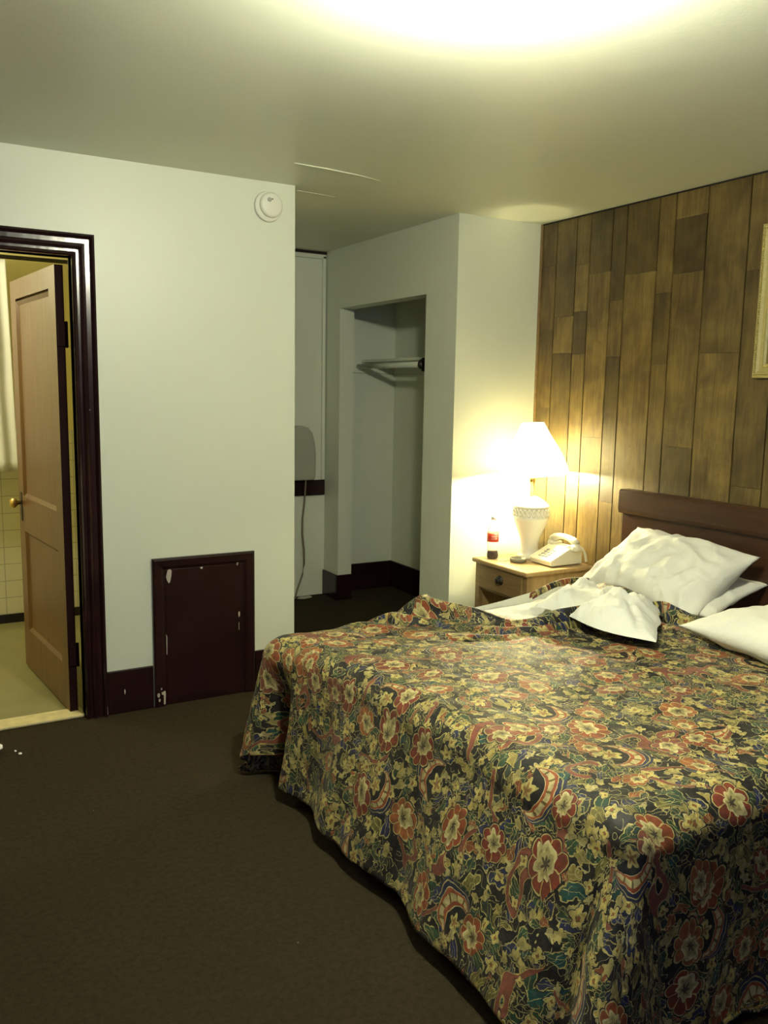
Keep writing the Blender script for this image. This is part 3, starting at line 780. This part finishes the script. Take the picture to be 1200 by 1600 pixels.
# ------------------------------------------------------------------ telephone
ph = thing('telephone', 'ivory push-button desk telephone beside the lamp on the nightstand', 'telephone', (3.16, 3.52, NZ))
PY0, PY1 = 3.425, 3.605
pts = [(3.035, .004), (3.030, .030), (3.040, .040), (3.150, .088), (3.165, .094), (3.235, .096), (3.250, .088), (3.255, .004)]
bm = extr([(x, NZ+z) for x, z in pts], 'y', PY0, PY1); obj('phone_body', bm, PHONE, ph, bevel=.006, seg=3)
kp = bmesh.new()
sl = math.atan2(.048, .110)
for r in range(4):
    for c in range(3):
        u = .018+r*.021; x = 3.040+u*math.cos(sl); z = NZ+.040+u*math.sin(sl); y = 3.545-c*.026
        m = Matrix.Translation((x, y, z+.002)) @ Matrix.Rotation(-sl, 4, 'Y')
        b2 = bmesh.ops.create_cube(kp, size=1, matrix=m @ Matrix.Diagonal((.012, .016, .006, 1)))
obj('keypad', kp, PHONEKEY, ph)
for y in (PY0+.022, PY1-.022):
    obj('cradle', B((3.160, 3.240, y-.012, y+.012, NZ+.092, NZ+.108)), PHONE, ph, bevel=.004)
hs = bmesh.new()
tube(hs, [(3.200, PY0-.010, NZ+.118), (3.200, PY0+.015, NZ+.132), (3.200, PY0+.055, NZ+.142), (3.200, (PY0+PY1)/2, NZ+.145), (3.200, PY1-.055, NZ+.142), (3.200, PY1-.015, NZ+.132), (3.200, PY1+.010, NZ+.118)], [.020, .021, .017, .016, .017, .021, .020], 14)
lathe(hs, [(0, .075), (.024, .077), (.029, .086), (.027, .104), (.020, .116), (0, .118)], (3.200, PY0-.004, NZ), 20)
lathe(hs, [(0, .075), (.024, .077), (.029, .086), (.027, .104), (.020, .116), (0, .118)], (3.200, PY1+.004, NZ), 20)
obj('handset', hs, PHONE, ph, smooth=True)
cp = []
for i in range(200):
    t_ = i/199; bx = 3.215+.060*t_; by = PY0-.012-.010*math.sin(PI*t_); bz_ = NZ+.105-.090*t_**1.6
    cp.append((bx+.006*math.cos(i*.9), by+.006*math.sin(i*.9), max(NZ+.004, bz_)))
bm = bmesh.new(); tube(bm, cp, .0022, 5); obj('coiled_cord', bm, PHONE, ph, smooth=True)

# ------------------------------------------------------------------ bottle, papers, ashtray
bx, by = 2.905, 3.775
bt = thing('soda_bottle', 'nearly empty plastic cola bottle with red label on the nightstand', 'bottle', (bx, by, NZ))
prof = [(0, .004), (.022, .0), (.030, .006), (.032, .016), (.031, .030), (.028, .045), (.029, .070), (.0315, .085), (.0325, .10), (.0325, .145), (.030, .160), (.024, .180), (.015, .200), (.0125, .208), (.0125, .225), (0, .225)]
obj('bottle_body', L(prof, (bx, by, NZ), 32), PLASTIC_CLEAR, bt, smooth=True)
obj('cola', L([(0, .006), (.021, .003), (.0285, .008), (.0305, .016), (.0295, .030), (.0268, .044), (0, .0445)], (bx, by, NZ), 32), COLA, bt, smooth=True)
lb = obj('bottle_label', L([(.0330, .098), (.0333, .098), (.0333, .147), (.0330, .147)], (bx, by, NZ), 32), REDLABEL, bt, smooth=True)
bm = bmesh.new()
for row, (zz, amp) in enumerate(((.128, .006), (.116, .004))):
    P_ = [(bx+.0338*math.cos(3.75+t_*.055), by+.0338*math.sin(3.75+t_*.055), NZ+zz+amp*math.sin(t_*1.1+row)*.6) for t_ in range(20)]
    tube(bm, P_, .0011, 4)
obj('label_script', bm, WHITEINK, lb)
obj('cap', L([(0, .222), (.0145, .222), (.0145, .238), (.013, .240), (0, .240)], (bx, by, NZ), 24), SPECKWHITE, bt, smooth=True)
at_ = thing('ashtray', 'small glass ashtray at the foot of the lamp', 'ashtray', (2.985, 3.62, NZ))
obj('dish', L([(0, .0), (.040, 0), (.046, .006), (.048, .022), (.043, .023), (.036, .010), (0, .009)], (2.975, 3.63, NZ), 28), plain('smoked_glass', (.20, .20, .15), .12), at_, smooth=True)
o = obj('paper_slip', B((2.90, 2.965, 3.68, 3.735, NZ, NZ+.0015)), PAPER); o['label'] = 'small flat slip of paper between bottle and ashtray on the nightstand'; o['category'] = 'paper'

# ------------------------------------------------------------------ gilt frame on the panelled wall
pf = thing('picture_frame', 'gilt beaded picture frame hanging on the wood-panelled wall above the bed', 'picture', (XP, 2.02, 1.58))
FY0, FY1, FZ0, FZ1 = 1.58, 2.462, 1.585, 2.235
pr = [(0, 0), (.0, .022), (.010, .030), (.022, .028), (.030, .020), (.044, .018), (.052, .024), (.060, .016), (.060, 0)]
bm = bmesh.new(); rings = []
for (cy, cz, sy, sz) in ((FY0, FZ0, 1, 1), (FY1, FZ0, -1, 1), (FY1, FZ1, -1, -1), (FY0, FZ1, 1, -1)):
    rings.append([bm.verts.new((XP-.001-d_, cy+sy*w_, cz+sz*w_)) for w_, d_ in pr])
for i in range(4):
    a, b = rings[i], rings[(i+1) % 4]
    for k in range(len(pr)-1): bm.faces.new([a[k], a[k+1], b[k+1], b[k]])
bmesh.ops.recalc_face_normals(bm, faces=bm.faces)
fr = obj('moulding', bm, GOLD, pf)
bm = bmesh.new()
def bead(y, z):
    m = Matrix.Translation((XP-.033, y, z)); bmesh.ops.create_icosphere(bm, subdivisions=1, radius=.0048, matrix=m)
z = FZ0+.016
while z < FZ1-.01: bead(FY1-.016, z); bead(FY0+.016, z); z += .0095
y = FY0+.02
while y < FY1-.01: bead(y, FZ0+.016); bead(y, FZ1-.016); y += .0095
obj('beading', bm, GOLD, fr, smooth=True)
t = NT('muted_landscape_print'); c = t.coord(); f = t.M('ADD', t.sep(c)[2], t.M('MULTIPLY', t.noise(c, 6, 4), .3))
pm = t.fin(t.ramp(t.M('SUBTRACT', f, 1.45), [(.1, (.06, .06, .025)), (.4, (.15, .13, .06)), (.6, (.35, .36, .28)), (.9, (.30, .36, .36))]), .5)
obj('canvas', B((XP-.008, XP-.001, FY0+.055, FY1-.055, FZ0+.055, FZ1-.055)), pm, pf)

# ------------------------------------------------------------------ smoke detector, ceiling fixture
sd = thing('smoke_detector', 'round off-white smoke detector high on the white wall near the hallway corner', 'smoke detector', (1.592, YL, 2.347))
obj('base_ring', L([(0, 0), (.068, 0), (.070, .006), (.068, .016), (.060, .020), (0, .020)], (1.592, YL-.0005, 2.347), 40, '-y'), SPECKWHITE, sd, smooth=False, bevel=.002)
obj('cover_disc', L([(0, .0202), (.055, .0202), (.057, .030), (.052, .040), (.044, .043), (0, .044)], (1.598, YL-.0005, 2.352), 40, '-y'), SPECKWHITE, sd, smooth=True)
obj('test_button', L([(0, .043), (.010, .043), (.010, .0465), (0, .047)], (1.583, YL-.0005, 2.372), 18, '-y'), PHONEKEY, sd, smooth=True)
obj('indicator', L([(0, .043), (.003, .043), (.003, .046), (0, .046)], (1.598, YL-.0005, 2.376), 10, '-y'), STEEL, sd)
cf = thing('ceiling_light', 'flush ceiling light with opal glass bowl over the bed foot', 'ceiling light', (*ROOM_L, H))
obj('canopy', L([(0, 0), (.075, 0), (.078, -.012), (.06, -.03), (0, -.03)], (*ROOM_L, H-.0005), 32), BRASS, cf, smooth=True)
gl = obj('glass_bowl', L([(.055, -.032), (.090, -.040), (.084, -.055), (.060, -.070), (.02, -.078), (0, -.079)], (*ROOM_L, H), 36), GLASSGLOW, cf, smooth=True)

# ------------------------------------------------------------------ closet shelf and rod
cs = thing('closet_shelf', 'white closet shelf board with hanging rail in the doorless closet', 'shelf', (3.16, 4.8, 1.70))
obj('shelf_board', B((3.02, XP-.001, YW+.103, YH-.002, 1.705, 1.725)), WALL, cs, bevel=.002)
obj('cleat', B((2.90, XP-.002, YH-.022, YH-.001, 1.63, 1.704)), WALL, cs, bevel=.002)
obj('back_cleat', B((XP-.020, XP-.0015, YW+.105, YH-.024, 1.63, 1.704)), WALL, cs, bevel=.002)
rod = bmesh.new(); tube(rod, [(2.985, 4.66, 1.675), (2.985, YH-.023, 1.675)], .019, 16)
obj('rod', rod, WALL, cs, smooth=True)
obj('rod_bracket', B((2.96, 3.02, 4.642, 4.656, 1.63, 1.715)), STEEL, cs, bevel=.006)
obj('rod_end', L([(0, 0), (.032, 0), (.034, .010), (.028, .020), (0, .022)], (2.985, 4.688, 1.675), 20, '-y'), STEEL, cs, smooth=True)

# ------------------------------------------------------------------ grey appliance in the hallway
ga = thing('wall_appliance', 'pale grey rounded appliance fixed above the dark rail at the hallway end', 'appliance', (2.45, YH-.03, .86))
poly = [(2.20, .862), (2.612, .862), (2.620, .90), (2.621, 1.05), (2.612, 1.13), (2.592, 1.20), (2.56, 1.235), (2.52, 1.248), (2.27, 1.248), (2.22, 1.22), (2.20, 1.15)]
obj('housing', extr(poly, 'y', YH-.085, YH-.0215), GREYBOX, ga, bevel=.012, seg=3)
bm = bmesh.new()
tube(bm, [(2.555, YH-.05, .862), (2.553, YH-.045, .80), (2.550, YH-.04, .70), (2.535, YH-.04, .58), (2.530, YH-.05, .47), (2.545, YH-.05, .35), (2.548, YH-.045, .25), (2.53, YH-.05, .17), (2.49, YH-.06, .08), (2.45, YH-.10, .012)], .006, 8)
obj('cord', bm, CORD, ga, smooth=True)
bm = bmesh.new(); bmesh.ops.create_icosphere(bm, subdivisions=3, radius=1)
for v in bm.verts: v.co = Vector((2.53+v.co.x*.06, YH-.09+v.co.y*.022, max(0, .010+v.co.z*.012+.006*nz(v.co.x, v.co.y, 3, 50))))
o = obj('rag', bm, GREYBOX, smooth=True); o['label'] = 'flat pale scrap on the floor at the foot of the hallway end wall'; o['category'] = 'rag'

# ------------------------------------------------------------------ bathroom towel / curtain
sc_ = thing('shower_curtain', 'pale hanging curtain seen through the bathroom doorway left of the open door', 'curtain', (.45, 5.55, 1.0))
bm = sheet_grid([(.05, 5.52, .985), (.655, 5.52, .985), (.632, 5.52, 2.22), (.05, 5.52, 2.22)], lambda u, v: (0, .008*math.sin(u*42+1.5*nz(u, v, 2, 60)), 0), 90, 20)
cu = obj('cloth', bm, TISSUE, sc_, smooth=True); cu.modifiers.new('solid', 'SOLIDIFY').thickness = .003
bm = bmesh.new(); tube(bm, [(X0+.001, 5.52, 2.235), (1.62, 5.52, 2.235)], .012, 12); obj('curtain_rod', bm, STEEL, sc_, smooth=True)

# ------------------------------------------------------------------ litter on the carpet
bm = bmesh.new(); bmesh.ops.create_icosphere(bm, subdivisions=4, radius=1)
for v in bm.verts:
    p = v.co.copy(); k = 1+.5*nz(p.x, p.y+p.z, 2.2, 70)+.2*nz(p.x+p.z, p.y, 6, 71)
    v.co = Vector((.262+p.x*.055*k, 3.665+p.y*.10*k, max(.001, .028+p.z*.030*k)))
o = obj('tissue', bm, TISSUE, smooth=True); o['label'] = 'crumpled white tissue on the carpet at the left edge by the doorway'; o['category'] = 'tissue'
for lab, x, y, s in (('larger of the two tiny white scraps on the carpet beside the tissue', .386, 3.60, .009), ('smaller of the two tiny white scraps on the carpet beside the tissue', .372, 3.635, .006)):
    bm = bmesh.new(); bmesh.ops.create_icosphere(bm, subdivisions=2, radius=1)
    for v in bm.verts: v.co = Vector((x+v.co.x*s*.8, y+v.co.y*s*(1+.4*nz(v.co.x, v.co.y, 3, 80)), max(.0005, .004+v.co.z*.004)))
    o = obj('paper_scrap', bm, TISSUE, smooth=True); o['label'] = lab; o['category'] = 'scrap'; o['group'] = 'white scraps on the carpet'
